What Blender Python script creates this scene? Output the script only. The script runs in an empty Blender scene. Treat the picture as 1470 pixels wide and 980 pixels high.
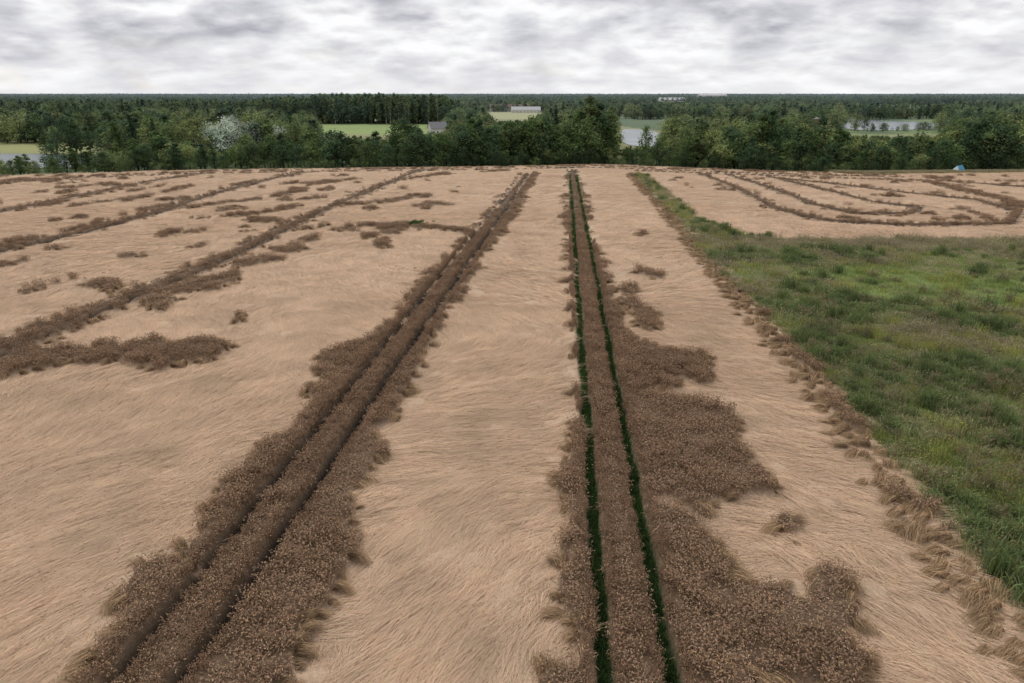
import bpy, math, numpy as np
from mathutils import Vector
rng=np.random.default_rng(7)
scene=bpy.context.scene
scene.view_settings.view_transform='Standard'
scene.view_settings.look='None'
scene.view_settings.exposure=0

# ------------------------------------------------------------------ noise
def _h(xi,yi,seed):
    h=(xi.astype(np.int64)*374761393+yi.astype(np.int64)*668265263+seed*1442695041)&0xffffffff
    h=((h^(h>>13))*1274126177)&0xffffffff
    h=h^(h>>16)
    return (h&0xffffff)/float(0xffffff)
def vn(x,y,seed=0):
    xf=np.floor(x);yf=np.floor(y);fx=x-xf;fy=y-yf
    fx=fx*fx*(3-2*fx);fy=fy*fy*(3-2*fy)
    a=_h(xf,yf,seed);b=_h(xf+1,yf,seed);c=_h(xf,yf+1,seed);d=_h(xf+1,yf+1,seed)
    return (a+(b-a)*fx)*(1-fy)+(c+(d-c)*fx)*fy
def fbm(x,y,seed=0,o=3):
    r=0;a=1;s=0
    for i in range(o):
        r=r+a*vn(x*2**i+17*i,y*2**i+31*i,seed+i);s+=a;a*=.5
    return r/s
def sstep(a,b,x):
    t=np.clip((x-a)/(b-a),0,1);return t*t*(3-2*t)

# ------------------------------------------------------------------ terrain
EX=np.array([-2000,-400,-181,-123,0,38,96,127,193,400,2000.]);EY=np.array([232,232,236,268,290,304,262,248,256,262,262.])
def edgeY(x): return np.interp(x,EX,EY)
def terr(x,y):
    plane=-0.0348*np.maximum(y,0)
    p=np.maximum(plane,-12)
    f=sstep(0,45,y-edgeY(x))
    return p*(1-f)+(-12.)*f
def lodge_h(x,y): return 0.05+0.22*fbm(x*.9,y*.9,5,2)

# ------------------------------------------------------------------ survey of the field (world metres)
LS=[(-15,4),(-15,17.5),(-14.6,21.1),(-15.4,24.1),(-14.9,26.5),(-13.9,31.2),(-13.8,34.4),(-13.6,39.2),(-13.6,43.9),(-15.2,50.5),(-11.3,55),(-10.3,72.5),(-8.2,92.5),(-4.8,135.9),(3.7,247.4),(8.6,247.4),(0.3,135.9),(-3.5,97.8),(-5.6,75.8),(-6.9,61.4),(-6.8,48.1),(-7.8,39.2),(-7.5,34.4),(-7.7,30.5),(-7.6,26.7),(-6.8,24.6),(-7.1,22.3),(-7.6,19.3),(-7.8,17.5),(-7.8,4)]
RS=[(1.2,4),(1.4,17.5),(1.8,20.3),(2.3,24.6),(3,30.5),(4.1,39.2),(5.2,53.1),(7.1,79.4),(12.0,147.2),(20.9,265.1),(24.1,265),(16.0,147),(12.0,103.7),(10.4,69.4),(9.8,54),(14.8,49.9),(14.0,45),(9.5,43.6),(9.6,42.0),(13.2,40.6),(13.2,35.3),(13.4,32),(13.0,27.9),(12.7,26.2),(10.9,28.8),(9.2,28.9),(9.0,26.2),(8.8,22.8),(9.9,22.2),(12.1,21.0),(11.8,17.5),(12,4)]
BL=[(-41.4,46.9),(-41.3,50.3),(-34,51.2),(-32.8,53.6),(-27.3,54),(-23.6,52.6),(-22.8,50.5),(-26,47.6),(-29.8,49.2),(-34.8,49.2),(-37.1,46.6)]
T3=[(-41,20),(-41,46.6),(-41.3,51.4),(-40.2,72.5),(-38.9,90.1),(-39.2,113.9),(-39.6,147.2),(-38.1,185),(-35.8,247.4),(-35,275)]
T4=[(-72.7,90.1),(-73.7,96.7),(-71.9,113.9),(-72.5,141.4),(-76.6,179.5),(-77.3,223.4),(-75.7,257.7)]
T5=[(-105.7,120),(-105.5,141.4),(-107.5,167.8),(-112,213),(-111.2,250.7)]
R3=[(-36.0,60.2),(-36,70.9),(-34.5,81.3),(-34.3,95),(-31.6,103.7),(-28.4,117.8)]
W1=[(-28.7,119.4),(-21.8,121.9),(-16.6,120.2),(-7.6,113.9)]
C1=[(46.1,262.9),(67.1,250.2),(62.4,190.8),(56.5,147.2),(58.5,128.2),(70.4,121.9),(89.7,123.5),(104.4,141.4),(109.6,163.3),(102.1,179.5),(95.9,205.8),(84.5,231.8)]
C2=[(75.2,247.4),(71.7,185),(67.5,153.5),(69.3,138.1),(79.7,137.4),(88.2,149.7),(82.9,157.5),(84.8,185),(86,223.4)]
C3=[(143.7,194.9),(137.5,213),(115,223.4),(68.9,250)]
C4=[(109.7,147.2),(116,162),(126.9,213)]
HL=[(-156.7,205),(-140.6,228),(-113.2,248),(-63.8,259),(0,270),(29.1,283),(60,264),(100,242),(130,232)]
EB=[(18.3,4),(18.5,18.3),(19.1,25.1),(19.7,30.5),(21.3,39.2),(22.4,49.7),(24.0,66.5),(25.8,85.5),(30.6,126.2),(41.7,247.4)]
MEAD=[(19.3,2),(19.6,19.9),(19.75,24.1),(20,26.7),(20.9,32.7),(22.2,40.3),(23.5,51.4),(24.7,66.5),(26.6,92.5),(31.8,138.1),(42.8,250),(46.9,247.4),(40.8,179.5),(36,130.9),(38.3,113.7),(43,106.9),(80.9,106.9),(600,106.9),(600,2)]
SM=[([(-53,70.9),(-52.7,75.1),(-51.4,77.6)],.65),([(-47.3,74.1),(-45.5,75.8),(-43.5,71)],.55),([(-53,91.5),(-50.9,92.5)],.6),([(-27.1,60.7),(-26,61.4)],.4),([(-53.4,111.7),(-52.7,115.4)],.6),([(-47.9,113.9),(-42.6,115.4)],.6),([(-65.6,85.5),(-64.2,88.6)],.8),([(-69.4,147.2),(-58.7,167.8),(-56.5,190.8)],.8),([(-36.5,153.5),(-26.7,160.4),(-25,171)],.9),([(-23.4,247.4),(-37.3,213)],1.),([(12,23.4),(12.3,20.2)],.6),([(15.7,83.4),(17.5,79.4)],.45),([(-18.6,153.5),(-13.1,152.2)],.7),([(-54.3,160.4),(-44.9,167.8)],.8),([(12.4,58),(11.9,66),(12.8,74)],.5),([(21,110),(22,114)],.35),([(88,122),(96,148)],.5),([(-60,130),(-50,138),(-47,150)],.7),([(-96,150),(-90,170),(-92,200)],.7),([(-125,190),(-118,205)],.8),([(-58,200),(-50,225)],.9),([(-95,95),(-84,98)],.6),([(-10,255),(-2,262)],.9)]
G0x,G0y,GS=-205.,4.,.25
nx,ny=1800,1220
gx=G0x+GS*np.arange(nx);gy=G0y+GS*np.arange(ny)
GX,GY=np.meshgrid(gx,gy)
wa=0.55+0.0035*GY
n1=fbm(GX*.9,GY*.6,11,4)-.5;n2=fbm(GX*.9,GY*.6,23,4)-.5
WX=GX+n1*3.6*wa;WY=GY+n2*4.6*wa
del n1,n2
M=np.zeros(GX.shape,np.float32)
def bbox(pts,m):
    a=np.array(pts);i0=int(max(0,(a[:,0].min()-m-G0x)/GS));i1=int(min(nx,(a[:,0].max()+m-G0x)/GS))
    j0=int(max(0,(a[:,1].min()-m-G0y)/GS));j1=int(min(ny,(a[:,1].max()+m-G0y)/GS));return slice(j0,j1),slice(i0,i1)
def pip(X,Y,pts):
    r=np.zeros(X.shape,bool);n=len(pts)
    for i in range(n):
        x1,y1=pts[i];x2,y2=pts[(i+1)%n]
        if y1==y2: continue
        c=((y1>Y)!=(y2>Y))&(X<(x2-x1)*(Y-y1)/(y2-y1)+x1)
        r^=c
    return r
def pdist(X,Y,pts):
    d=np.full(X.shape,1e9)
    for (x1,y1),(x2,y2) in zip(pts[:-1],pts[1:]):
        dx,dy=x2-x1,y2-y1;L=dx*dx+dy*dy
        t=np.clip(((X-x1)*dx+(Y-y1)*dy)/L,0,1)
        d=np.minimum(d,(X-x1-t*dx)**2+(Y-y1-t*dy)**2)
    return np.sqrt(d)
for P in (LS,RS,BL):
    s=bbox(P,6);M[s]=np.maximum(M[s],pip(WX[s],WY[s],P))
for b0 in (-13.3,2.88):
    dline=np.abs(GX-(b0+.0755*GY))
    M*=~((dline>1.9)&(dline<14)&(fbm(GX*.55+.25*GY,GY*.42,303,2)>.70)&(GY<75)&(np.abs(GX)<20))
def strip(P,hw,warp=1.,brk=0.,f=1.):
    s=bbox(P,8)
    X=GX[s]+(WX[s]-GX[s])*warp;Y=GY[s]+(WY[s]-GY[s])*warp
    d=pdist(X,Y,P)
    m=d<hw
    if brk>0: m&=vn(GX[s]*.45*f,GY[s]*.3*f,77)>brk
    M[s]=np.maximum(M[s],m)
strip(T3,1.75,.3);strip(T4,1.6,.3);strip(T5,1.4,.4,.1)
strip(R3,.7,1.3,.42);strip([(x+1.8,y) for x,y in R3],.5,1.5,.5);strip(W1,.8,.8,.15)
for P in (C1,C2,C3,C4): strip(P,1.45,.3,.04)
strip(HL,1.5,.4,.15)
strip([(x+1.8,y+9) for x,y in HL],.8,.6,.35)
strip(EB,.36,.3,.5,1.6)
strip([(x-2.6,y) for x,y in T4],.5,1.,.5)
strip([(x+3,y) for x,y in T5],.6,1.,.5)
for P,w in SM: strip(P,w,1.)
far=(fbm(GX*.3,GY*.11,91,3)>.74)&(GX<-14)&(GY>95)&(GY<252)
M=np.maximum(M,far)
far=(fbm(GX*.2,GY*.3,95,3)>.745)&(GX>48)&(GY>128)&(GY<240)
M=np.maximum(M,far)
def blur(A,r):
    for ax in (0,1):
        c=np.cumsum(np.pad(A,[(r+1,r) if k==ax else (0,0) for k in (0,1)],mode='edge'),axis=ax,dtype=np.float64)
        if ax==0: A=(c[2*r+1:,:]-c[:-2*r-1,:])/(2*r+1)
        else: A=(c[:,2*r+1:]-c[:,:-2*r-1])/(2*r+1)
    return A
M=((blur(M,2)+(fbm(GX*1.4,GY*1.2,211,2)-.5)*1.3)>.5).astype(np.float32)*(blur(M,2)>.06)
INM=pip(GX,GY,MEAD)
M=M*(~INM)*(GY<edgeY(GX)-1)
MB=blur(M,1)
MW=blur(blur(M,2),1)
MWW=blur(M,12)
DY,DX=np.gradient(MW)
def samp(A,x,y):
    fx=np.clip((x-G0x)/GS,0,nx-1.001);fy=np.clip((y-G0y)/GS,0,ny-1.001)
    i=fx.astype(int);j=fy.astype(int);fx=fx-i;fy=fy-j
    v=(A[j,i]*(1-fx)+A[j,i+1]*fx)*(1-fy)+(A[j+1,i]*(1-fx)+A[j+1,i+1]*fx)*fy
    ins=(x>G0x)&(x<gx[-1])&(y>G0y)&(y<gy[-1])
    return v*ins
TL=[(-13.3+.0755*y,y) for y in (-20,275)];TR=[(2.88+.0755*y,y) for y in (-20,285)]
def trackd(x,y):
    w=(fbm(x*.35,y*.35,41,2)-.5)*.3
    t=[np.abs(pdist(x,y,P)+w-1.1) for P in (TL,TR,T3,T4,T5,C1,C2,C3,HL)]
    return np.minimum.reduce([t[0]-.05]+t[2:]),t[1]
def thw(y): return .28+.0012*y
def track_mask(x,y):
    a,b=trackd(x,y);hw=thw(y)
    return 1-sstep(hw-.08,hw+.1,a),1-sstep(hw-.08,hw+.12,b)

# ------------------------------------------------------------------ materials
def newmat(name):
    m=bpy.data.materials.new(name);m.use_nodes=True
    nt=m.node_tree;nt.nodes.clear();return m,nt
def N(nt,t,**k):
    n=nt.nodes.new(t)
    for a,b in k.items(): setattr(n,a,b)
    return n
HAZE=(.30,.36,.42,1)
def colmat(name,rand=.25,nscale=.08,namp=.25,haze=True,trans=0.,bump=0.,fine=None,rough=.85):
    m,nt=newmat(name);L=nt.links.new
    out=N(nt,'ShaderNodeOutputMaterial');b=N(nt,'ShaderNodeBsdfPrincipled')
    b.inputs['Roughness'].default_value=rough;b.inputs['Specular IOR Level'].default_value=.15
    at=N(nt,'ShaderNodeAttribute',attribute_name='Col');oi=N(nt,'ShaderNodeObjectInfo')
    ge=N(nt,'ShaderNodeNewGeometry')
    no=N(nt,'ShaderNodeTexNoise');no.inputs['Scale'].default_value=nscale;no.inputs['Detail'].default_value=3
    L(ge.outputs['Position'],no.inputs['Vector'])
    a=N(nt,'ShaderNodeMath',operation='MULTIPLY_ADD');L(oi.outputs['Random'],a.inputs[0]);a.inputs[1].default_value=rand;a.inputs[2].default_value=1-rand/2-namp
    c=N(nt,'ShaderNodeMath',operation='MULTIPLY_ADD');L(no.outputs['Fac'],c.inputs[0]);c.inputs[1].default_value=namp*2;L(a.outputs[0],c.inputs[2])
    val=c.outputs[0]
    if fine:
        n2=N(nt,'ShaderNodeTexNoise');n2.inputs['Scale'].default_value=fine;n2.inputs['Detail'].default_value=3
        L(ge.outputs['Position'],n2.inputs['Vector'])
        d=N(nt,'ShaderNodeMath',operation='MULTIPLY_ADD');L(n2.outputs['Fac'],d.inputs[0]);d.inputs[1].default_value=.9;d.inputs[2].default_value=.55
        e=N(nt,'ShaderNodeMath',operation='MULTIPLY');L(val,e.inputs[0]);L(d.outputs[0],e.inputs[1]);val=e.outputs[0]
        bp=N(nt,'ShaderNodeBump');bp.inputs['Strength'].default_value=.5;bp.inputs['Distance'].default_value=bump
        L(n2.outputs['Fac'],bp.inputs['Height']);L(bp.outputs[0],b.inputs['Normal'])
    vm=N(nt,'ShaderNodeVectorMath',operation='SCALE');L(at.outputs['Color'],vm.inputs[0]);L(val,vm.inputs['Scale'])
    col=vm.outputs[0]
    if haze:  # aerial haze painted into the base colour, stronger with world Y
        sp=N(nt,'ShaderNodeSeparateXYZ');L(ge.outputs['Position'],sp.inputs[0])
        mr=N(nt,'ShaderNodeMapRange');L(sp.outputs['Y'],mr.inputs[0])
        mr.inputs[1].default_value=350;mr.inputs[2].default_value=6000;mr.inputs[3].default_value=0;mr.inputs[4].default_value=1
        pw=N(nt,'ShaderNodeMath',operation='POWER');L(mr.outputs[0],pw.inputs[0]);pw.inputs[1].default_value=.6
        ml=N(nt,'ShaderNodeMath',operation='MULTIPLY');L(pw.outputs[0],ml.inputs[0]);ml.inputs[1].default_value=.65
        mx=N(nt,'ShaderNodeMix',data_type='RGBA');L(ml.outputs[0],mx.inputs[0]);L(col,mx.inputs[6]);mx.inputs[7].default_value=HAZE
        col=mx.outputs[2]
    L(col,b.inputs['Base Color'])
    if trans>0:
        tr=N(nt,'ShaderNodeBsdfTranslucent');L(col,tr.inputs['Color'])
        ms=N(nt,'ShaderNodeMixShader');ms.inputs[0].default_value=trans
        L(b.outputs[0],ms.inputs[1]);L(tr.outputs[0],ms.inputs[2]);L(ms.outputs[0],out.inputs[0])
    else: L(b.outputs[0],out.inputs[0])
    return m
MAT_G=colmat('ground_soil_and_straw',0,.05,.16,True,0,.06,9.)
MAT_W=colmat('wheat_straw',.06,.3,.28,False,0)
MAT_M=colmat('meadow_plants',.35,.15,.3,False,.25)
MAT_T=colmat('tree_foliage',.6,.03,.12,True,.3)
def plain(name,col,rough=.8,metal=0.,nz=None):
    m,nt=newmat(name);L=nt.links.new
    out=N(nt,'ShaderNodeOutputMaterial');b=N(nt,'ShaderNodeBsdfPrincipled')
    b.inputs['Roughness'].default_value=rough;b.inputs['Metallic'].default_value=metal
    no=N(nt,'ShaderNodeTexNoise');no.inputs['Scale'].default_value=nz or 1.5;no.inputs['Detail'].default_value=5
    tc=N(nt,'ShaderNodeTexCoord');L(tc.outputs['Object'],no.inputs['Vector'])
    r=N(nt,'ShaderNodeMapRange');L(no.outputs['Fac'],r.inputs[0]);r.inputs[3].default_value=.75;r.inputs[4].default_value=1.2
    vm=N(nt,'ShaderNodeVectorMath',operation='SCALE');vm.inputs[0].default_value=col;L(r.outputs[0],vm.inputs['Scale'])
    L(vm.outputs[0],b.inputs['Base Color']);L(b.outputs[0],out.inputs[0]);return m

def mkmesh(name,V,F4,mat,col=None,smooth=False):
    me=bpy.data.meshes.new(name)
    V=np.asarray(V,np.float32);F4=np.asarray(F4,np.int32).reshape(-1,4)
    me.vertices.add(len(V));me.vertices.foreach_set('co',V.ravel())
    idx=F4.ravel()
    me.loops.add(len(idx));me.loops.foreach_set('vertex_index',idx)
    nf=len(F4)
    me.polygons.add(nf);me.polygons.foreach_set('loop_start',(np.arange(nf)*4).astype(np.int32))
    if smooth: me.polygons.foreach_set('use_smooth',np.ones(nf,bool))
    me.materials.append(mat)
    me.update(calc_edges=True)
    if col is not None:
        c=np.ones((len(V),4),np.float32);c[:,:3]=col
        a=me.attributes.new('Col','FLOAT_COLOR','POINT');a.data.foreach_set('color',c.ravel())
    return me
def link(ob,coll=None):
    (coll or scene.collection).objects.link(ob);return ob

# ------------------------------------------------------------------ ground sheet
ys=[-60,-30,-10,2,8,12];y=14.
while y<345: ys.append(y);y+=max(.13,.0052*y)
while y<16000: ys.append(y);y*=1.035
ys=np.array(ys);nc=780
U=np.linspace(-1,1,nc)
Wd=np.maximum(ys,14)*.98+12
X=U[None,:]*Wd[:,None];Y=np.repeat(ys[:,None],nc,1)
mb=samp(MB,X,Y);inm=pip(X,Y,MEAD)
dk,gr=track_mask(X,Y)
infield=(Y<edgeY(X)-1)&(~inm)&(Y>-70)
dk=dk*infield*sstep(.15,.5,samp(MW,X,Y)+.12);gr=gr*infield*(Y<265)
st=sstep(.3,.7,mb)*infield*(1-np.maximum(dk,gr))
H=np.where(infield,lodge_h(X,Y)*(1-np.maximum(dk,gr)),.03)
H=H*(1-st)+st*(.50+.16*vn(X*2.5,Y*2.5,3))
Z=terr(X,Y)+H
def C(*a): return np.array(a)
col=np.zeros(X.shape+(3,))
col[:]=C(.47,.34,.235)
n=fbm(X*.08,Y*.05,61,3)[...,None]
col*=(.88+.25*n)
mixc=lambda c,f:col*(1-f[...,None])+np.array(c)*f[...,None]
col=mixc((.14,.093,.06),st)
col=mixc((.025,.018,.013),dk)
col=mixc((.022,.038,.014),gr)
out=(Y>=edgeY(X)-1)
g1=fbm(X*.02,Y*.008,71,3)
fieldc=np.where((g1>.52)[...,None],C(.14,.19,.06),C(.08,.12,.04))
fieldc=np.where((vn(X*.004,Y*.0025,72)>.62)[...,None],C(.24,.24,.10),fieldc)
fieldc=np.where((Y<350)[...,None],C(.06,.085,.03),fieldc)
col=np.where(out[...,None],fieldc,col)
verge=out&(X>118)&(Y<edgeY(X)+9);col=np.where(verge[...,None],C(.16,.19,.07),col)
mg=sstep(.42,.62,fbm(X*.12,Y*.09,81,3))[...,None]
mc=C(.14,.15,.06)*(1-mg)+C(.19,.235,.075)*mg
col=np.where((inm&(~out))[...,None],mc,col)
FIELDS=[([(-200,560),(-55,560),(-62,700),(-70,765),(-215,765)],(.22,.29,.07)),([(-60,930),(60,930),(80,1300),(-80,1300)],(.33,.33,.14)),([(165,470),(262,470),(300,575),(185,575)],(.2,.23,.07)),([(-345,385),(-235,385),(-260,460),(-400,460)],(.27,.27,.1)),([(-420,600),(-330,560),(-360,760),(-470,760)],(.18,.23,.06)),([(520,1050),(760,1050),(900,1500),(600,1500)],(.2,.25,.08)),([(-300,1500),(-80,1500),(-100,2000),(-420,2000)],(.25,.27,.1)),([(120,1500),(400,1450),(460,1900),(150,1900)],(.28,.29,.13)),([(-900,2200),(-500,2200),(-600,3000),(-1200,3000)],(.28,.29,.13)),([(700,2300),(1300,2300),(1500,3100),(800,3100)],(.28,.29,.13))]
for P,c in FIELDS:
    f=pip(X,Y,P);col=np.where(f[...,None],np.array(c),col)
nr=len(ys);I=np.arange(nr*nc).reshape(nr,nc)
F=np.stack([I[:-1,:-1],I[:-1,1:],I[1:,1:],I[1:,:-1]],-1).reshape(-1,4)
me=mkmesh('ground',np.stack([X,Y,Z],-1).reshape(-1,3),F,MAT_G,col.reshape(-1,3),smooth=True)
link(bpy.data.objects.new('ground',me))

# ------------------------------------------------------------------ instancing
def library(name,meshes):
    c=bpy.data.collections.new(name)
    for i,m in enumerate(meshes):
        o=bpy.data.objects.new('%s_%02d'%(name,i),m);c.objects.link(o)
    return c
def scatter(name,coll,P,rot,scl,idx):
    P=np.asarray(P,np.float32);n=len(P)
    me=bpy.data.meshes.new(name);me.vertices.add(n);me.vertices.foreach_set('co',P.ravel())
    a=me.attributes.new('rot','FLOAT_VECTOR','POINT');a.data.foreach_set('vector',np.asarray(rot,np.float32).ravel())
    a=me.attributes.new('scl','FLOAT_VECTOR','POINT');a.data.foreach_set('vector',np.asarray(scl,np.float32).ravel())
    a=me.attributes.new('idx','INT','POINT');a.data.foreach_set('value',np.asarray(idx,np.int32))
    ob=link(bpy.data.objects.new(name,me))
    g=bpy.data.node_groups.new(name+'_scatter','GeometryNodeTree')
    g.interface.new_socket('Geometry',in_out='INPUT',socket_type='NodeSocketGeometry')
    g.interface.new_socket('Geometry',in_out='OUTPUT',socket_type='NodeSocketGeometry')
    gi=g.nodes.new('NodeGroupInput');go=g.nodes.new('NodeGroupOutput')
    ip=g.nodes.new('GeometryNodeInstanceOnPoints');ci=g.nodes.new('GeometryNodeCollectionInfo')
    ci.inputs['Collection'].default_value=coll;ci.inputs['Separate Children'].default_value=True;ci.inputs['Reset Children'].default_value=True
    def na(nm,t):
        x=g.nodes.new('GeometryNodeInputNamedAttribute');x.data_type=t;x.inputs['Name'].default_value=nm
        return [o for o in x.outputs if o.enabled and o.name=='Attribute'][0]
    L=g.links.new
    L(gi.outputs[0],ip.inputs['Points']);L(ci.outputs[0],ip.inputs['Instance']);ip.inputs['Pick Instance'].default_value=True
    L(na('idx','INT'),ip.inputs['Instance Index']);L(na('rot','FLOAT_VECTOR'),ip.inputs['Rotation']);L(na('scl','FLOAT_VECTOR'),ip.inputs['Scale'])
    L(ip.outputs[0],go.inputs[0])
    md=ob.modifiers.new('scatter','NODES');md.node_group=g
    return ob
def blades(base,az,L,w,prof,colr,twist=None):
    n=len(base)
    al=np.array(prof[0]);upz=np.array(prof[1])
    if al.ndim==1: al=np.repeat(al[None],n,0);upz=np.repeat(upz[None],n,0)
    K=al.shape[1]
    d=np.stack([np.cos(az),np.sin(az)],-1)
    tw=rng.uniform(0,np.pi,n) if twist is None else twist
    side=np.stack([-np.sin(az)*np.cos(tw)+0*tw,np.cos(az)*np.cos(tw),np.sin(tw)],-1)
    wf=np.linspace(1,.35,K)
    V=np.zeros((n,K,2,3))
    for k in range(K):
        c=base.copy();c[:,:2]+=d*(al[:,k]*L)[:,None];c[:,2]+=upz[:,k]*L
        V[:,k,0]=c-side*(w*wf[k]/2)[:,None];V[:,k,1]=c+side*(w*wf[k]/2)[:,None]
    idx=np.arange(n*K*2).reshape(n,K,2)
    F=np.stack([idx[:,:-1,0],idx[:,:-1,1],idx[:,1:,1],idx[:,1:,0]],-1).reshape(-1,4)
    Cc=np.repeat(colr,K*2,0)
    return V.reshape(-1,3),F,Cc,V[:,-1].mean(1),d
def merge(parts):
    Vs=[];Fs=[];Cs=[];o=0
    for p in parts:
        Vs.append(p[0]);Fs.append(p[1]+o);Cs.append(p[2]);o+=len(p[0])
    return np.concatenate(Vs),np.concatenate(Fs),np.concatenate(Cs)
def ears(tip,d,L,w,colr,droop=.5):
    n=len(tip);dirv=np.concatenate([d*droop,np.full((n,1),.6)-rng.uniform(0,1.2,(n,1))*droop],1)
    dirv/=np.linalg.norm(dirv,axis=1)[:,None]
    r=rng.normal(size=(n,3));s=np.cross(dirv,r);s/=np.linalg.norm(s,axis=1)[:,None];s2=np.cross(dirv,s)
    parts=[]
    for q in (s,s2):
        a=tip;m=tip+dirv*L*.5;e=tip+dirv*L
        V=np.stack([a,m-q*w/2,e,m+q*w/2],1);F=np.arange(n*4).reshape(n,4)
        parts.append((V.reshape(-1,3),F,np.repeat(colr,4,0)))
    return merge(parts)
def colvar(base,n,v=.2,hue=.06):
    c=np.array(base)[None]*(1+rng.uniform(-v,v,(n,1)))
    return np.clip(c*(1+rng.uniform(-hue,hue,(n,3))),0,1)
def lying(locks,per,R,wmin,wmax,disc=True):
    m=locks
    if disc:
        rr=R*np.sqrt(rng.uniform(0,1,m));th=rng.uniform(0,6.283,m);cx=rr*np.cos(th);cy=rr*np.sin(th)
    else: cx=rng.uniform(-R,R,m);cy=rng.uniform(-R,R,m)
    laz=rng.normal(0,.15,m)+.20*np.sin(cx*1.1+rng.uniform(0,6))*np.cos(cy*.9);lc=rng.uniform(.88,1.07,m);lz=rng.uniform(0,.05,m);ll=rng.uniform(.75,1.2,m)
    i=np.repeat(np.arange(m),per);n=len(i)
    a=laz[i]+rng.normal(0,.14,n);u=rng.normal(0,.35,n);v=rng.normal(0,.14,n)
    b=np.stack([cx[i]-.45+u*np.cos(laz[i])-v*np.sin(laz[i]),cy[i]+u*np.sin(laz[i])+v*np.cos(laz[i]),lz[i]+rng.uniform(0,.04,n)],-1)
    L=ll[i]*rng.uniform(.7,1.1,n);bow=rng.uniform(.01,.055,n)
    cc=colvar((.66,.475,.325),n,.14)*lc[i][:,None]
    V,F,Cc,tip,d=blades(b,a,L,rng.uniform(wmin,wmax,n),(np.stack([0*L,.5+0*L,1+0*L],1),np.stack([0*L,bow,bow*.2],1)),cc,twist=rng.uniform(-.4,.4,n))
    E=ears(tip[::5],d[::5],.09,.026,colvar((.50,.35,.235),len(tip[::5]),.2),1.2)
    V,F,Cc=merge([(V,F,Cc),E]);return mkmesh('lying_straw',V,F,MAT_W,Cc)
LYING=library('lying_straw_patch',[lying(20,13,.95,.011,.019,False) for k in range(5)])
LYBIG=library('lying_straw_sheet',[lying(220,14,2.25,.011,.019) for k in range(6)])
LYMID=library('lying_straw_broad',[lying(115,10,2.25,.026,.042) for k in range(4)])
lib=[]
for k in range(4):
    n=80
    b=np.stack([rng.uniform(-.36,.36,n),rng.uniform(-.36,.36,n),np.full(n,.3)],-1)
    az=rng.uniform(0,2*np.pi,n);L=rng.uniform(.34,.70,n)
    lean=rng.uniform(.02,.28,n)
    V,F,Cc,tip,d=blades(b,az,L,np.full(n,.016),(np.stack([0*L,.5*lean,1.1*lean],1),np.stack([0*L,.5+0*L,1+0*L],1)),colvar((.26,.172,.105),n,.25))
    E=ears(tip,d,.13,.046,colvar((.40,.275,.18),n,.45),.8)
    nl=24
    b2=np.stack([rng.uniform(-.36,.36,nl),rng.uniform(-.36,.36,nl),np.full(nl,.5)],-1);L2=rng.uniform(.2,.35,nl)
    lf=blades(b2,rng.uniform(0,6.3,nl),L2,np.full(nl,.02),([0,.4,1],[0,.35,.1]),colvar((.33,.225,.135),nl,.3))
    V,F,Cc=merge([(V,F,Cc),E,lf[:3]])
    lib.append(mkmesh('standing_wheat',V,F,MAT_W,Cc))
STAND=library('standing_wheat_patch',lib)
# leaning sheaves that roll over the edge of the standing crop (arc toward +X)
lib=[]
for k in range(6):
    n=110
    spread=rng.uniform(.12,.45)
    b=np.stack([rng.uniform(-.15,.12,n),rng.uniform(-spread,spread,n),rng.uniform(.05,.35,n)],-1)
    az=rng.normal(0,.14,n)+b[:,1]*rng.uniform(-.7,.4)+.3*rng.uniform(-1,1);L=rng.uniform(.6,1.15,n);q=rng.uniform(.5,1,n)
    al=np.stack([0*L,.13+.1*q,.42+.2*q,.72+.25*q],1);uz=np.stack([0*L,.38+0*q,.42-.1*q,.10-.34*q],1)
    V,F,Cc,tip,d=blades(b,az,L,rng.uniform(.013,.023,n),(al,uz),colvar((.42,.28,.16),n,.42)*(.7+.5*(b[:,1:2]>0)*rng.uniform(.3,.8)),twist=rng.uniform(-.7,.7,n))
    E=ears(tip[::2],d[::2],.1,.032,colvar((.36,.24,.15),len(tip[::2]),.25),1.5)
    V,F,Cc=merge([(V,F,Cc),E]);lib.append(mkmesh('leaning_wheat',V,F,MAT_W,Cc))
LEAN=library('leaning_wheat_tuft',lib)

def jit(x0,x1,y0,y1,s,ratio=.9,pad=8):
    a,b=np.meshgrid(np.arange(x0,x1,s),np.arange(y0,y1,s))
    a=a.ravel();b=b.ravel();k=np.abs(a)<b*ratio+pad;a=a[k];b=b[k]
    return a+rng.uniform(-.5,.5,a.shape)*s,b+rng.uniform(-.5,.5,a.shape)*s
def flow(x,y):
    a=1.15+(fbm(x*.035,y*.03,101,2)-.5)*3.4+(fbm(x*.2,y*.16,107,2)-.5)*1.2
    right=sstep(9,13,x)*(1-sstep(60,90,y))
    return a*(1-right)+right*(-.75+(fbm(x*.3,y*.3,109,2)-.5)*1.3)
class Acc:
    def __init__(s): s.P=[];s.R=[];s.S=[];s.I=[]
    def add(s,P,R,S,I): s.P.append(P);s.R.append(R);s.S.append(S);s.I.append(I)
    def go(s,name,coll): scatter(name,coll,*[np.concatenate(q) for q in (s.P,s.R,s.S,s.I)])
def st3(a,b,c): return np.stack([a+0*c,b+0*c,c],-1)
def open_(x,y):
    a_,b_=trackd(x,y)
    md=pdist(x,y,MEAD+[MEAD[0]])
    return (samp(MWW,x,y)<.004)&(b_>3.6)&(md>2.6)
def field_ok(x,y,r=.6):
    a_,b_=trackd(x,y)
    return (samp(MW,x,y)<.35)&(~pip(x,y,MEAD))&(y<edgeY(x)-2)&(b_>thw(y)+r)
A=Acc();B=Acc();Cm=Acc()
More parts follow.
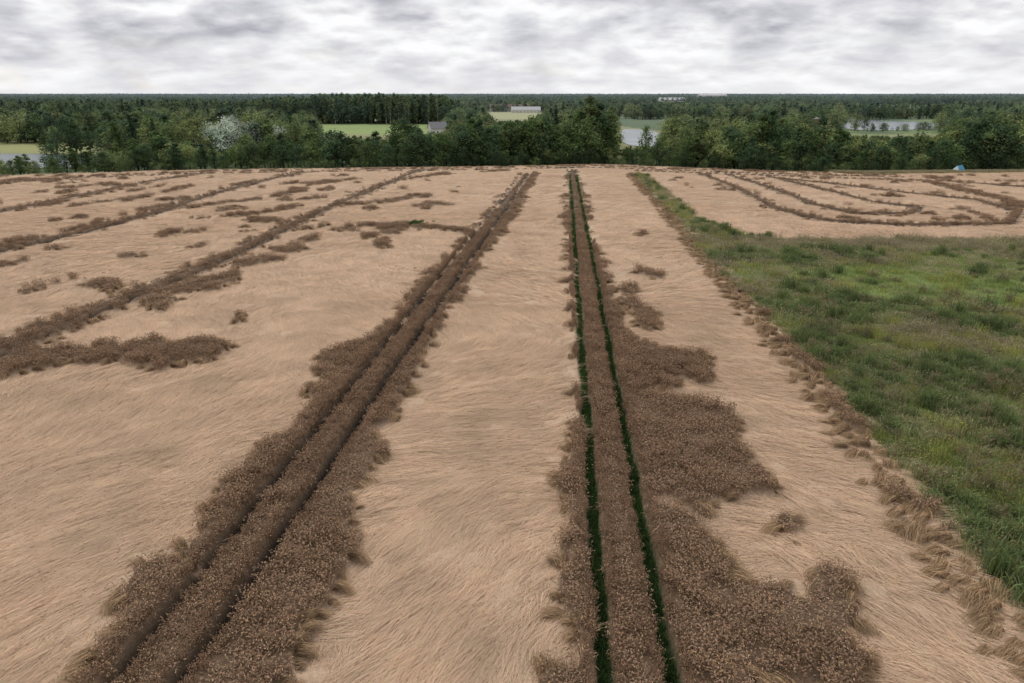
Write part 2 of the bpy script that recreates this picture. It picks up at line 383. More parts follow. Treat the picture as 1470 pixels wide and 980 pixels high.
for (y0,y1,sp,sc,sb) in ((12,70,1.08,1.,2.75),(70,150,2.1,1.8,2.75),(150,305,4.0,3.2,None)):
    x,y=jit(-200,210,y0,y1,sp)
    ok=field_ok(x,y,{1.:1.0,1.8:1.6,3.2:3.}[sc])
    if sb: ok&=~open_(x,y)
    x=x[ok];y=y[ok];n=len(x)
    s_=sc*rng.uniform(.85,1.15,n)
    A.add(np.stack([x,y,terr(x,y)+lodge_h(x,y)-.03],-1),st3(0,0,flow(x,y)+rng.normal(0,.25,n)),np.stack([s_,s_,np.minimum(s_,1.3)*rng.uniform(.7,1.4,n)],-1),rng.integers(0,5,n))
    if sb:
        x,y=jit(-200,210,y0,y1,sb*.92)
        ok=field_ok(x,y)&open_(x,y);x=x[ok];y=y[ok];n=len(x);s_=rng.uniform(.95,1.15,n)
        (B if y0<50 else Cm).add(np.stack([x,y,terr(x,y)+.13+rng.uniform(0,.05,n)],-1),st3(0,0,flow(x,y)),np.stack([s_,s_,rng.uniform(.9,1.5,n)],-1),rng.integers(0,6 if y0<50 else 4,n))
A.go('flattened_wheat',LYING);B.go('flattened_wheat_foreground',LYBIG);Cm.go('flattened_wheat_middle',LYMID)
A=Acc()
for (y0,y1,sp,sc) in ((12,62,.52,1.),(62,140,.8,1.5),(140,305,1.3,2.3)):
    x,y=jit(-200,210,y0,y1,sp)
    a_,b_=trackd(x,y);td=np.minimum(a_,b_)-thw(y)
    ok=(samp(MB,x,y)>.45)&(y<edgeY(x)-1)&(td>.18)
    x=x[ok];y=y[ok];td=td[ok];n=len(x)
    s_=np.minimum(sc*rng.uniform(.85,1.1,n),np.maximum(td/.36,.5))
    hz_=np.interp(fbm(x*.6,y*.6,401,2),[.25,.75],[.78,1.2])
    A.add(np.stack([x,y,terr(x,y)-.02],-1),np.stack([rng.normal(0,.08,n),rng.normal(0,.08,n),rng.uniform(0,6.3,n)],-1),np.stack([s_,s_,hz_*rng.uniform(.9,1.08,n)],-1),rng.integers(0,4,n))
for base,ex in ((-13.3,.05),(2.88,0.)):
    for sd in (-1.1,1.1):
        for lip in (-1,1):
            yy=np.arange(13,110,.2);xc=base+.0755*yy
            w=(fbm(xc*.35,yy*.35,41,2)-.5)*.3
            x=xc+np.sign(sd)*(1.1-w)+lip*(thw(yy)+ex+.14+rng.uniform(0,.22,len(yy)));y=yy+rng.normal(0,.08,len(yy))
            ok=samp(MB,x,y)>.4;x=x[ok];y=y[ok];n=len(x);s_=rng.uniform(.35,.5,n)
            A.add(np.stack([x,y,terr(x,y)-.05],-1),np.stack([rng.normal(0,.1,n),rng.normal(0,.1,n),rng.uniform(0,6.3,n)],-1),np.stack([s_,s_,rng.uniform(.8,1.1,n)],-1),rng.integers(0,4,n))
A.go('standing_wheat',STAND)
A=Acc()
for (y0,y1,sp,sc) in ((12,75,.55,.85),(75,150,.9,1.25),(150,305,1.5,1.7)):
    x,y=jit(-200,210,y0,y1,sp)
    a_,b_=trackd(x,y);td=np.minimum(a_,b_)-thw(y);w=samp(MW,x,y)
    ok=(w>.24)&(w<.62)&(td>.35)&(y<edgeY(x)-1)&(rng.uniform(0,1,len(x))<.7)
    x=x[ok];y=y[ok];n=len(x)
    a=np.arctan2(-samp(DY,x,y),-samp(DX,x,y))+rng.normal(0,.35,n)+(vn(x*.4,y*.4,55)-.5)*2.4
    s_=sc*rng.uniform(.6,1.4,n)
    A.add(np.stack([x,y,terr(x,y)],-1),st3(0,0,a),np.stack([s_,s_*rng.uniform(.7,1.3,n),rng.uniform(.6,1.05,n)],-1),rng.integers(0,6,n))
e=np.array(EB);yy=np.concatenate([np.arange(14,110,.55),np.arange(110,245,1.0)]);xx=np.interp(yy,e[:,1],e[:,0])
for off in (-1.3,-.7,-.1,.5):
    k=rng.uniform(0,1,len(yy))<(.4 if off<-1 else .72);x=xx[k]+off+rng.normal(0,.2,k.sum());y=yy[k]+rng.normal(0,.15,k.sum());n=len(x)
    s_=rng.uniform(.7,1.35,n)*np.where(y>90,1.3,1)
    A.add(np.stack([x,y,terr(x,y)-.08],-1),st3(0,0,-2.8+rng.normal(0,.3,n)+(vn(x*.3,y*.3,57)-.5)*1.2),np.stack([s_,s_,rng.uniform(.6,1.05,n)],-1),rng.integers(0,6,n))
x,y=jit(-60,24,14,120,9.5);ok=field_ok(x,y)&(rng.uniform(0,1,len(x))<.3);x=x[ok];y=y[ok];n=len(x)
for q in range(3):
    A.add(np.stack([x+rng.normal(0,.3,n),y+rng.normal(0,.2,n),terr(x,y)-.12],-1),st3(0,0,rng.normal(-1.2,.8,n)),np.full((n,3),.6)*rng.uniform(.6,1.1,(n,1)),rng.integers(0,6,n))
A.go('leaning_wheat',LEAN)

# ------------------------------------------------------------------ meadow
def grasspatch(n,size,L0,L1,c,w,top=None,topn=0,tops=.05,v=.3,lean=.45):
    b=np.stack([rng.normal(0,size/2.2,n),rng.normal(0,size/2.2,n),np.zeros(n)],-1)
    L=rng.uniform(L0,L1,n);az=rng.uniform(0,6.3,n);q=rng.uniform(.05,lean,n)
    V,F,Cc,tip,d=blades(b,az,L,rng.uniform(.6,1.3,n)*w,(np.stack([0*L,.2*q,.6*q,1.2*q],1),np.stack([0*L,.4+0*q,.75-.1*q,1-.5*q],1)),colvar(c,n,v,.15))
    parts=[(V,F,Cc)]
    if top is not None:
        j=rng.choice(n,topn);parts.append(ears(tip[j],d[j],tops,tops*.8,colvar(top,topn,.2),.8))
    V,F,Cc=merge(parts);return mkmesh('meadow_plants',V,F,MAT_M,Cc)
lib=[grasspatch(110,1.,.25,.5,(.235,.30,.095),.035),grasspatch(110,1.,.3,.65,(.34,.345,.155),.035,(.42,.38,.24),40,.08),
 grasspatch(90,1.,.5,.85,(.36,.32,.19),.03,(.42,.36,.25),60,.10),grasspatch(90,.8,.4,.85,(.31,.34,.10),.04,(.52,.48,.10),34,.06),
 grasspatch(130,.55,.5,1.1,(.18,.23,.09),.07,None,0),grasspatch(80,.5,.5,.9,(.26,.25,.13),.05,(.30,.22,.14),40,.10),
 grasspatch(80,.8,.4,.8,(.27,.29,.14),.04,(.6,.6,.5),16,.05)]
MEADL=library('meadow_plant_patch',lib)
A=Acc()
for (y0,y1,sp,sc) in ((14,60,.58,1.),(60,107,.85,1.5),(107,250,1.1,1.5)):
    x,y=jit(18,230,y0,y1,sp)
    ok=pip(x+(vn(x*.5,y*.5,5)-.5)*.8,y+(vn(x*.4,y*.4,6)-.5)*1.5,MEAD);x=x[ok];y=y[ok];n=len(x)
    a=fbm(x*.11,y*.09,121,3);b=fbm(x*.19,y*.15,131,3);r=rng.uniform(0,1,n)
    ix=np.where(r<.35,0,1)
    ix=np.where((a>.50)&(r<.45),2,ix);ix=np.where((b>.53)&(r>.6),3*(x<60)+1*(x>=60),ix);ix=np.where((b<.47)&(r<.4),4,ix)
    ix=np.where((a<.45)&(r>.80),5,ix);ix=np.where(r>.97,6,ix)
    edge=(y>97)&(y<107)&(r<.6);ix=np.where(edge,2,ix)
    bright=(np.hypot((x-50-0.25*(y-80))/20,(y-82)/12)<1.2*fbm(x*.1,y*.1,5,2)+.3)&(rng.uniform(0,1,n)<.8);ix=np.where(bright,0,ix)
    clumpy=np.where(vn(x*.7,y*.7,133)>.6,1.4,.7)
    s_=sc*rng.uniform(.6,1.2,n)*np.where(bright,.8,1)
    A.add(np.stack([x,y,terr(x,y)],-1),st3(0,0,rng.uniform(0,6.3,n)),np.stack([s_,s_,clumpy*rng.uniform(.6,1.3,n)*np.where(bright,.45,1)],-1),ix)
x=rng.uniform(118,215,1500);y=edgeY(x)+rng.uniform(-1,9,1500);A.add(np.stack([x,y,terr(x,y)],-1),st3(0,0,x),np.full((1500,3),1.4),rng.integers(0,3,1500))
A.go('meadow_grass',MEADL)
yy=np.arange(12,240,.17);P=[]
for s_ in (-1.1,1.1):
    w=(fbm((2.88+.0755*yy)*.35,yy*.35,41,2)-.5)*.3
    xx=2.88+.0755*yy+s_*(1-w*.9)+rng.normal(0,.10,len(yy));P.append(np.stack([xx,yy,terr(xx,yy)],-1))
gx_=rng.normal(-17.7,1.3,90);gy_=rng.normal(122.6,1.2,90);P.append(np.stack([gx_,gy_,terr(gx_,gy_)+.5],-1))
P=np.concatenate(P);n=len(P)
WL=library('track_weed',[grasspatch(50,.32,.12,.34,(.05,.10,.025),.03,v=.4),grasspatch(50,.32,.12,.3,(.07,.125,.035),.035,v=.4)])
scatter('track_weeds',WL,P,st3(0,0,rng.uniform(0,6.3,n)),rng.uniform(.6,1.35,(n,1))*np.ones((1,3))*np.where(P[:,1:2]>90,1.2,1),rng.integers(0,2,n))

# ------------------------------------------------------------------ trees
def tube(p0,p1,r0,r1,sides=6):
    p0=np.array(p0,float);p1=np.array(p1,float);d=p1-p0;d/=np.linalg.norm(d)
    u=np.cross(d,[0.3,1,.2]);u/=np.linalg.norm(u);v=np.cross(d,u)
    a=np.linspace(0,2*np.pi,sides,endpoint=False)
    ring=np.cos(a)[:,None]*u+np.sin(a)[:,None]*v
    V=np.concatenate([p0+ring*r0,p1+ring*r1]);i=np.arange(sides);j=(i+1)%sides
    return V,np.stack([i,j,j+sides,i+sides],-1)
def leaves(cent,rad,n,size,c,v=.2,nb=.7):
    cent=np.array(cent);rad=np.array(rad)
    d=rng.normal(size=(n,3));d/=np.linalg.norm(d,axis=1)[:,None]
    r=rng.uniform(0,1,n)**.38*(1+rng.normal(0,.07,n))
    p=cent+d*rad*r[:,None]
    nn=d*nb+rng.normal(size=(n,3))*.45+np.array([0,0,.55]);nn/=np.linalg.norm(nn,axis=1)[:,None]
    t=np.cross(nn,rng.normal(size=(n,3)));t/=np.linalg.norm(t,axis=1)[:,None];b=np.cross(nn,t)
    s=size*rng.uniform(.5,1.3,(n,1))
    k1,k2,k3,k4=[rng.uniform(.5,1.1,(n,1)) for _ in range(4)]
    V=np.stack([p+t*s*k1,p+b*s*k2*.7,p-t*s*k3,p-b*s*k4*.7],1)
    return V.reshape(-1,3),np.arange(n*4).reshape(n,4),np.repeat(colvar(c,n,v,.08),4,0)
BARK=(.07,.055,.04)
def tree(kind,H,c,n=1300,bark=BARK):
    parts=[]
    def tb(*a):
        V,F=tube(*a);parts.append((V,F,np.tile(np.array(bark),(len(V),1))))
    c=np.array(c)
    if kind=='spruce':
        tb((0,0,0),(0,0,H*.97),.02*H,.003*H)
        m=16
        for i in range(m):
            z=H*(.1+.88*i/m);r=H*.19*(1-i/m)**.85+.15
            k=int(n/m*(1.4-i/m))
            for q in range(5):
                a=q*1.257+i*.9+rng.uniform(-.3,.3);rr=r*rng.uniform(.6,1.1)
                ct=(math.cos(a)*rr*.5,math.sin(a)*rr*.5,z-rr*.15)
                parts.append(leaves(ct,(rr*.6,rr*.6,H*.03),k//5+2,H*.028,c*rng.uniform(.7,1.2)))
    else:
        th=H*(.35 if kind!='bush' else .15);rt=H*.022
        lean=rng.uniform(-.03,.03,2)*H
        tb((0,0,-.3),(lean[0],lean[1],th),rt,rt*.7);tb((lean[0],lean[1],th),(lean[0]*1.5,lean[1]*1.5,H*.85),rt*.7,rt*.15)
        if kind=='tall': R=H*.17;lo,hi=.2,.95;nl=16
        elif kind=='bush': R=H*.6;lo,hi=.12,.8;nl=11
        elif kind=='willow': R=H*.42;lo,hi=.22,.85;nl=18
        else: R=H*.36;lo,hi=.16,.88;nl=17
        for i in range(nl):
            f=(i+.5)/nl;z=H*(lo+(hi-lo)*f)
            prof=math.sin(math.pi*min(1,(.26+.68*f)))**.7
            a=i*2.4+rng.uniform(-.5,.5);ro=R*prof*rng.uniform(.25,.9)
            if i==nl-1: ro*=.2
            ct=np.array([math.cos(a)*ro+lean[0],math.sin(a)*ro+lean[1],z+rng.uniform(-.03,.03)*H])
            rr=R*rng.uniform(.3,.55)
            parts.append(leaves(ct,(rr,rr,rr*rng.uniform(.6,.95)),n//nl,H*.03,c*rng.uniform(.6,1.4),.22))
            if i%2==0 and kind!='bush': tb((lean[0],lean[1],th*rng.uniform(.7,1.2)),ct,rt*.4,rt*.1)
        parts.append(leaves((lean[0],lean[1],H*(lo+hi)/2),(R*1.1,R*1.1,H*(hi-lo)*.6),n//9,H*.024,c,.3))
    V,F,Cc=merge(parts);return mkmesh('tree_'+kind,V,F,MAT_T,Cc)
G1=(.105,.16,.055);G2=(.145,.195,.075);G3=(.062,.105,.048);G4=(.22,.26,.10)
TR_=[tree('round',10,G1),tree('round',10,G2),tree('round',10,G3),tree('round',10,G4),tree('tall',10,G2),tree('tall',10,G1),tree('tall',10,G3),
     tree('spruce',10,(.05,.08,.04),1200),tree('bush',10,G2,900),tree('bush',10,G3,900),tree('willow',10,(.42,.47,.39),1800),tree('tall',10,(.17,.215,.08),1100,(.5,.48,.44))]
TREES=library('tree_variant',TR_)
HX=np.array([-400,-215,-200,-186,-171,-157,-127,-98,-83,-63,-55,-51,-40,-32,-25,-13,-4,7,19,31,40,44,61,66,78,107,121,133,136,174,180,195,215,253,400])
HH=np.array([3,3,4.5,8,11,12,11,14.5,14,14,16,17,15,13.,14,16,16,18,18,19,16,10,10,15,16,17,16,15,12.,12.,16,17,19,20,20])
def ek(X,Y): return X/Y*300
KX=np.array([-240,-130,-90,-83,-80,-28,-25,-10,-8,9,12,40,44,62,66,120,136,140,180,185,230])
KK=np.array([.016,.014,.018,.024,.0555,.0555,.018,.022,.034,.034,.016,.016,.070,.070,.024,.022,.035,.054,.054,.026,.016])
LAKES=[[(-330,296),(-200,300),(-190,318),(-200,345),(-235,372),(-420,385),(-520,330)],[(74,440),(90,436),(104,480),(118,560),(120,630),(104,650),(92,600),(77,520)],[(310,640),(340,628),(372,650),(400,640),(436,690),(470,760),(462,820),(440,850),(452,900),(425,930),(395,900),(398,850),(360,800),(345,740),(318,700)]]
def clear(x,y):
    r=np.zeros(x.shape,bool)
    for P_ in LAKES: r|=pip(x,y,P_)
    for P_,_ in FIELDS: r|=pip(x,y,P_)
    return r
P=[];S=[];Ix=[]
def addt(x,y,h,ix,wide=1.):
    P.append(np.stack([x,y,terr(x,y)-.2],-1));w=h/10*wide*rng.uniform(.85,1.25,len(x));S.append(np.stack([w,w,h/10],-1));Ix.append(ix)
for row,(off,f0,f1) in enumerate(((6,.3,.5),(11,.5,.95),(18,.7,1.05),(26,.75,1.15),(36,.7,1.2),(48,.6,1.2))):
    x=np.arange(-260,330,3.6 if row==0 else 5.4);x=x+rng.uniform(-2.5,2.5,len(x));y=edgeY(x)+off+rng.uniform(-3,3,len(x))
    y=y+np.where(x>100,6,0)
    hb=np.interp(ek(x,y),HX,HH)
    hcap=30-(30-hb)*y/300
    h=np.maximum(hcap,2.2)*rng.uniform(f0,f1,len(x))*np.interp(fbm(x*.07,y*.05,151,2),[.3,.7],[.75,1.18])
    ix=rng.choice([0,1,2,2,4,5,6,2,0,3,9],len(x));ix=np.where(row==0,rng.choice([8,9,9,9],len(x)),ix);ix=np.where(h<5,8,ix)
    ok=~((ek(x,y)<-188)&(y>edgeY(x)+30))&(~clear(x,y))&(rng.uniform(0,1,len(x))<.95)
    ok&=~((x<-206)&(row<5))
    addt(x[ok],y[ok],h[ok],ix[ok],np.where(ix[ok]>=8,.9,1.2))
tall=np.array([(36,325,29,4),(40,328,27,6),(31,326,25,5),(45,330,25,4),(25,325,21,1),(11,318,23,1),(8,315,22,0),(15,320,22,2),(-47,308,22,2),(-50,306,20,0),(-42,312,19,2),(101,288,23,5),(105,290,25,6),(97,292,21,1),(110,286,20,2),(-14,315,20,6),(-18,318,21,5),(-22,322,18,1),(189,284,23,2),(194,286,25,1),(200,284,23,3),(210,290,24,1),(163,284,17,1),(-88,308,17,4),(-112,300,16,1),(-176,270,13,2),(60,320,18,0),(75,305,19,1),(85,300,18,3),(128,278,18,5)],float)
addt(tall[:,0],tall[:,1],tall[:,2],tall[:,3].astype(int),np.where(tall[:,3]>3,1.1,.85))
x,y=jit(-750,750,350,600,8,1.0,20)
k=np.interp(ek(x,y),KX,KK);hm=30-k*y*.958
dens=fbm(x*.012,y*.012,161,3);ok=(dens>.45)&(hm>5)&(~clear(x,y))
x,y,hm=x[ok],y[ok],hm[ok];h=np.minimum(hm,rng.uniform(9,24,len(x)))*rng.uniform(.8,1,len(x))
addt(x,y,h,rng.choice([0,1,2,3,3,4,5,6,7,1,11],len(x)),1.15)
x,y=jit(-1000,1000,600,1500,13,1.0,20)
dens=fbm(x*.006,y*.006,171,3)
ok=(dens>.47)&(~clear(x,y))
lk=(ek(x,y)>142)&(ek(x,y)<178)&(y<900);ok&=~(lk&(rng.uniform(0,1,len(x))<.9))
lk=(ek(x,y)>-12)&(ek(x,y)<13)&(y<1250);ok&=~lk
x,y=x[ok],y[ok];addt(x,y,rng.uniform(11,21,len(x)),rng.choice([0,1,2,3,4,5,6,7,3,1],len(x)),1.2)
x,y=jit(-330,-60,768,860,6.5,2,0);ok=(fbm(x*.03,y*.03,181,2)>.3);x,y=x[ok],y[ok]
addt(x,y,rng.uniform(24,33,len(x))*np.interp(x,[-330,-280,-200,-75,-60],[.7,.85,1,.98,.75]),rng.choice([11,11,4,5,6,2],len(x)),.8)
x,y=jit(-560,-330,700,850,9,2,0);addt(x,y,rng.uniform(18,27,len(x)),rng.choice([0,1,4,5,6,7],len(x)))
x=rng.uniform(300,480,60);y=rng.uniform(600,645,60);ok=~pip(x,y,LAKES[2]);x=x[ok];y=y[ok];addt(x,y,rng.uniform(3,9,len(x)),rng.choice([8,9,1],len(x)))
P=np.concatenate(P);Ix=np.concatenate(Ix)
scatter('tree_belt',TREES,P,st3(0,0,rng.uniform(0,6.3,len(Ix))),np.concatenate(S),Ix)
def clump(c,n=26):
    parts=[]
    for i in range(n):
        x=rng.uniform(-40,40);y=rng.uniform(-14,14);h=rng.uniform(11,22);r=rng.uniform(4,7)
        cc=np.array(c)*rng.uniform(.65,1.35)
        parts.append(leaves((x,y,h*.62),(r,r,h*.42),60,1.8,cc,.2))
    V,F,Cc=merge(parts);return mkmesh('forest',V,F,MAT_T,Cc)
FL=library('forest_clump',[clump(G1),clump(G2),clump(G3),clump((.075,.11,.05))])
P=[];S=[]
for (y0,y1,sx,th) in ((1500,3000,46,.49),(3000,6500,85,.44),(6500,13000,150,.34)):
    x,y=jit(-y1*1.05,y1*1.05,y0,y1,sx,.95,50)
    ok=(fbm(x*.0022,y*.0035,191,3)>th)&(~clear(x,y));x,y=x[ok],y[ok]
    P.append(np.stack([x,y,terr(x,y)-1],-1));w=sx/55*rng.uniform(.8,1.3,len(x));S.append(np.stack([w,w,rng.uniform(.8,1.4,len(x))*(1+(y0>3000)*.4)],-1))
P=np.concatenate(P);n=len(P)
scatter('distant_forest',FL,P,st3(0,0,rng.uniform(-.5,.5,n)),np.concatenate(S),rng.integers(0,4,n))
for i,(x,y,h) in enumerate(((-150,352,18),(-139,348,20.5),(-127,350,18.5),(-144,366,21),(-118,356,16))):
    o=link(bpy.data.objects.new('silver_willow_tree' if i==0 else 'silver_willow_tree.%03d'%i,TR_[10]));o.location=(x,y,-12.2);o.scale=(h/10,h/10,h/10);o.rotation_euler=(0,0,i*1.7)

# ------------------------------------------------------------------ water
def water():
    m,nt=newmat('lake_water');L=nt.links.new
    out=N(nt,'ShaderNodeOutputMaterial');b=N(nt,'ShaderNodeBsdfPrincipled')
    b.inputs['Base Color'].default_value=(.14,.17,.19,1);b.inputs['IOR'].default_value=1.33
    no=N(nt,'ShaderNodeTexNoise');no.inputs['Scale'].default_value=.05;no.inputs['Detail'].default_value=3
    g=N(nt,'ShaderNodeNewGeometry');L(g.outputs['Position'],no.inputs['Vector'])
    mr=N(nt,'ShaderNodeMapRange');L(no.outputs['Fac'],mr.inputs[0]);mr.inputs[3].default_value=.12;mr.inputs[4].default_value=.35;L(mr.outputs[0],b.inputs['Roughness'])
    L(b.outputs[0],out.inputs[0]);return m
WM=water()
for i,P_ in enumerate(LAKES):
    a=np.array(P_,float);pts=[]
    n=len(a)
    for k in range(n):
        for t in np.linspace(0,1,6,endpoint=False):
            p0,p1,p2,p3=a[k-1],a[k],a[(k+1)%n],a[(k+2)%n]
            pts.append(.5*((2*p1)+(-p0+p2)*t+(2*p0-5*p1+4*p2-p3)*t*t+(-p0+3*p1-3*p2+p3)*t**3))
    me=bpy.data.meshes.new('lake');me.from_pydata([(p[0],p[1],0) for p in pts],[],[list(range(len(pts)))]);me.materials.append(WM)
    o=link(bpy.data.objects.new('lake' if i==0 else 'lake.%03d'%i,me));o.location=(0,0,-11.72)

# ------------------------------------------------------------------ buildings
M_WH=plain('white_render',(.62,.60,.56));M_GR=plain('grey_roof',(.22,.22,.23));M_BR=plain('brown_wood',(.16,.11,.08));M_RD=plain('brown_roof',(.17,.13,.11));M_GL=plain('window_glass',(.03,.04,.05),.15);M_BK=plain('red_brick',(.15,.085,.065),.9,0,6);M_LT=plain('pale_sheet_roof',(.45,.45,.46),.5);M_BL=plain('blue_tarpaulin',(.05,.25,.38),.6);M_BL2=plain('white_tarpaulin',(.6,.68,.7),.6)
def part(name,V,F,mat,par):
    me=bpy.data.meshes.new(name);me.from_pydata(V,[],F);me.materials.append(mat);me.update()
    o=link(bpy.data.objects.new(name,me));o.parent=par;return o
def boxv(x0,x1,y0,y1,z0,z1):
    return [(x0,y0,z0),(x1,y0,z0),(x1,y1,z0),(x0,y1,z0),(x0,y0,z1),(x1,y0,z1),(x1,y1,z1),(x0,y1,z1)],[(0,3,2,1),(4,5,6,7),(0,1,5,4),(1,2,6,5),(2,3,7,6),(3,0,4,7)]
def house(name,loc,rz,L,W,h,rh,wall,roof,nw=4,chim=True):
    e=link(bpy.data.objects.new(name,None));e.location=loc;e.rotation_euler=(0,0,rz)
    l,w=L/2,W/2
    part('walls',[(-l,-w,0),(l,-w,0),(l,w,0),(-l,w,0),(-l,-w,h),(l,-w,h),(l,w,h),(-l,w,h),(-l,0,h+rh-.1),(l,0,h+rh-.1)],[(0,1,5,4),(1,2,6,9,5),(2,3,7,6),(3,0,4,8,7)],wall,e)
    o=.5;d=rh/w*o
    for sg,nm in ((-1,'roof_front'),(1,'roof_back')):
        V=[(-l-o,sg*(w+o),h-d),(l+o,sg*(w+o),h-d),(l+o,0,h+rh),(-l-o,0,h+rh)];V+=[(a,b,c+.2) for a,b,c in V]
        part(nm,V,[(0,1,2,3),(4,7,6,5),(0,4,5,1),(1,5,6,2),(2,6,7,3),(3,7,4,0)],roof,e)
    for i in range(nw):
        x=-l+L*(i+.5)/nw
        if i==nw//2: v,f=boxv(x-.6,x+.6,-w-.06,-w+.05,0.1,2.2);part('door',v,f,M_BR,e)
        else: v,f=boxv(x-.6,x+.6,-w-.06,-w+.05,1,2.3);part('window_%d'%i,v,f,M_GL,e)
    if chim: v,f=boxv(l*.3,l*.3+.8,-.4,.4,h+rh*.6,h+rh+1.2);part('chimney',v,f,M_BK,e)
    return e
house('farmhouse',(-60,575,-12),.5,14,9,4.6,4.6,M_WH,M_GR)
house('white_barn',(160,440,-12),.15,19,10,6.6,3.8,M_WH,M_LT,5,False)
house('farmhouse',(262,640,-12),-.4,12,8,3,3.5,M_WH,M_RD)
house('cow_barn',(-2,1325,-12),0.02,78,16,7,6,M_WH,M_RD,12,False)
house('cow_barn',(24,1250,-12),0.05,50,14,5,5,M_WH,M_LT,8,False)
house('storage_hall',(430,1950,-12),.1,70,24,16,6,M_WH,M_LT,10,False)
house('storage_hall',(330,1500,-12),-.1,50,20,12,5,M_WH,M_GR,8,False)
house('storage_hall',(800,2900,-12),0,110,40,26,5,M_WH,M_LT,10,False)
house('farmhouse',(560,1030,-12),.3,16,10,4,5,M_WH,M_GR)
house('farmhouse',(245,980,-12),.3,16,10,5,4,M_WH,M_GR)
house('farmhouse',(-480,980,-12),.2,16,10,4,5,M_WH,M_GR)
e=link(bpy.data.objects.new('brick_water_tower',None));e.location=(236,556,-12)
def lathe(name,prof,mat,s=20):
    V=[];F=[]
    for r,z in prof:
        for i in range(s): V.append((r*math.cos(2*math.pi*i/s),r*math.sin(2*math.pi*i/s),z))
    for k in range(len(prof)-1):
        for i in range(s): F.append((k*s+i,k*s+(i+1)%s,(k+1)*s+(i+1)%s,(k+1)*s+i))
    F.append(tuple(range((len(prof)-1)*s,len(prof)*s)));return part(name,V,F,mat,e)
lathe('shaft',[(1.5,0),(1.3,8.5),(1.8,9.3),(1.8,12)],M_BK);lathe('cap',[(2.1,12.0),(2.1,12.2),(.2,13.6)],M_GR)
tx,ty=164.,257.
e=link(bpy.data.objects.new('blue_tent',None));e.location=(tx,ty,float(terr(np.array([tx]),np.array([ty]))[0])+.05);e.rotation_euler=(0,0,.4)
part('tent_canopy',[(-1.9,-1.6,.1),(1.9,-1.6,.1),(1.9,1.6,.1),(-1.9,1.6,.1),(-1.3,0,2.5),(1.3,0,2.7),(-1.6,-1.1,1.2),(1.6,-1.1,1.2),(-1.6,1.1,1.2),(1.6,1.1,1.2)],[(0,1,7,6),(6,7,5,4),(2,3,8,9),(9,8,4,5),(1,2,9,5,7)],M_BL,e)
part('tent_door',[(-1.95,-1.6,.1),(-1.95,1.6,.1),(-1.65,1.1,1.2),(-1.35,0,2.5),(-1.65,-1.1,1.2)],[(0,1,2,3,4)],M_BL2,e)
v,f=boxv(-1.38,-1.3,-.04,.04,0,2.9);part('pole',v,f,M_BR,e)

# ------------------------------------------------------------------ sky + sun
w=bpy.data.worlds.new('World');scene.world=w;w.use_nodes=True;nt=w.node_tree;nt.nodes.clear();L=nt.links.new
try: w.cycles.sampling_method='NONE'
except Exception as ex: print(ex)
out=N(nt,'ShaderNodeOutputWorld');bg=N(nt,'ShaderNodeBackground');bg.inputs['Strength'].default_value=.1
sk=N(nt,'ShaderNodeTexSky');sk.sky_type='NISHITA';sk.sun_disc=False;sk.sun_elevation=math.radians(46);sk.sun_rotation=math.radians(-32)
tc=N(nt,'ShaderNodeTexCoord');sp=N(nt,'ShaderNodeSeparateXYZ');L(tc.outputs['Generated'],sp.inputs[0])
def math_(op,a,b=None,c=None):
    m=N(nt,'ShaderNodeMath',operation=op)
    for i,v in enumerate((a,b,c)):
        if v is None: continue
        if isinstance(v,(int,float)): m.inputs[i].default_value=v
        else: L(v,m.inputs[i])
    return m.outputs[0]
mz=math_('MAXIMUM',sp.outputs['Z'],0)
def cvec(off):
    a=math_('ADD',mz,.26+off)
    cb=N(nt,'ShaderNodeCombineXYZ');L(math_('DIVIDE',sp.outputs['X'],a),cb.inputs[0]);L(math_('DIVIDE',sp.outputs['Y'],a),cb.inputs[1]);return cb.outputs[0]
def noise(vec,scale,det,rough,off):
    n_=N(nt,'ShaderNodeTexNoise');n_.inputs['Scale'].default_value=scale;n_.inputs['Detail'].default_value=det;n_.inputs['Roughness'].default_value=rough
    ad=N(nt,'ShaderNodeVectorMath',operation='ADD');L(vec,ad.inputs[0]);ad.inputs[1].default_value=off;L(ad.outputs[0],n_.inputs['Vector']);return n_.outputs['Fac']
v1=cvec(0);v2=cvec(.008)
d1=noise(v1,3.4,5,.50,(3.3,1,0));d2=noise(v2,3.4,5,.50,(3.3,1,0))
big=noise(v1,1.2,1,.5,(9,4,2))
dens=math_('ADD',d1,math_('MULTIPLY_ADD',big,.8,-.4))
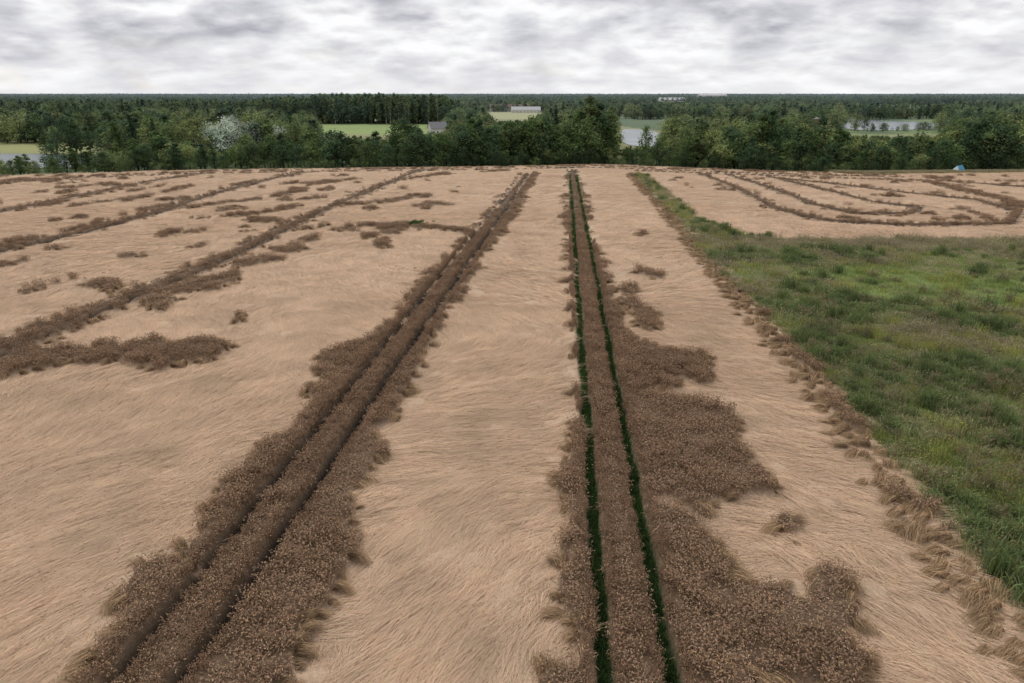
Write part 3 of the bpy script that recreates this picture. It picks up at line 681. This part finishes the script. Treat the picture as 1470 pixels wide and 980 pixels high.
rm=N(nt,'ShaderNodeMapRange');rm.interpolation_type='SMOOTHSTEP';L(dens,rm.inputs[0]);rm.inputs[1].default_value=.46;rm.inputs[2].default_value=.64;rm.inputs[3].default_value=9.1;rm.inputs[4].default_value=5.6
relief=math_('MULTIPLY',math_('SUBTRACT',d1,d2),16.)
hz=N(nt,'ShaderNodeMapRange');L(sp.outputs['Z'],hz.inputs[0]);hz.inputs[1].default_value=.0;hz.inputs[2].default_value=.09;hz.inputs[3].default_value=.25;hz.inputs[4].default_value=1
val=math_('ADD',rm.outputs[0],relief)
lum=math_('ADD',8.8,math_('MULTIPLY',math_('SUBTRACT',val,8.8),hz.outputs[0]))
lum=math_('MINIMUM',math_('MAXIMUM',lum,4.6),9.9)
tint=N(nt,'ShaderNodeMapRange');L(lum,tint.inputs[0]);tint.inputs[1].default_value=4;tint.inputs[2].default_value=9
mixt=N(nt,'ShaderNodeMix',data_type='RGBA');L(tint.outputs[0],mixt.inputs[0]);mixt.inputs[6].default_value=(.95,.95,1.07,1);mixt.inputs[7].default_value=(1,1,1.015,1)
vm=N(nt,'ShaderNodeVectorMath',operation='SCALE');L(mixt.outputs[2],vm.inputs[0]);L(lum,vm.inputs['Scale'])
gr_=N(nt,'ShaderNodeMapRange');L(noise(v1,3.2,2,.5,(40,7,1)),gr_.inputs[0]);gr_.inputs[1].default_value=.58;gr_.inputs[2].default_value=.72;gr_.inputs[4].default_value=.15
mx2=N(nt,'ShaderNodeMix',data_type='RGBA');L(gr_.outputs[0],mx2.inputs[0]);L(vm.outputs[0],mx2.inputs[6]);L(sk.outputs[0],mx2.inputs[7])
L(mx2.outputs[2],bg.inputs['Color']);L(bg.outputs[0],out.inputs[0])
sun=bpy.data.lights.new('sun','SUN');sun.energy=1.5;sun.angle=math.radians(10);sun.color=(1,.95,.87)
so=link(bpy.data.objects.new('sun',sun));so.rotation_euler=Vector((.5,-.8,-.98)).to_track_quat('-Z','Y').to_euler()

cam=bpy.data.cameras.new('camera');cam.lens=24;cam.sensor_width=36;cam.clip_end=40000;cam.clip_start=.5
co=link(bpy.data.objects.new('camera',cam));co.location=(0,0,18);co.rotation_euler=(math.radians(90-19.9),0,0)
scene.camera=co
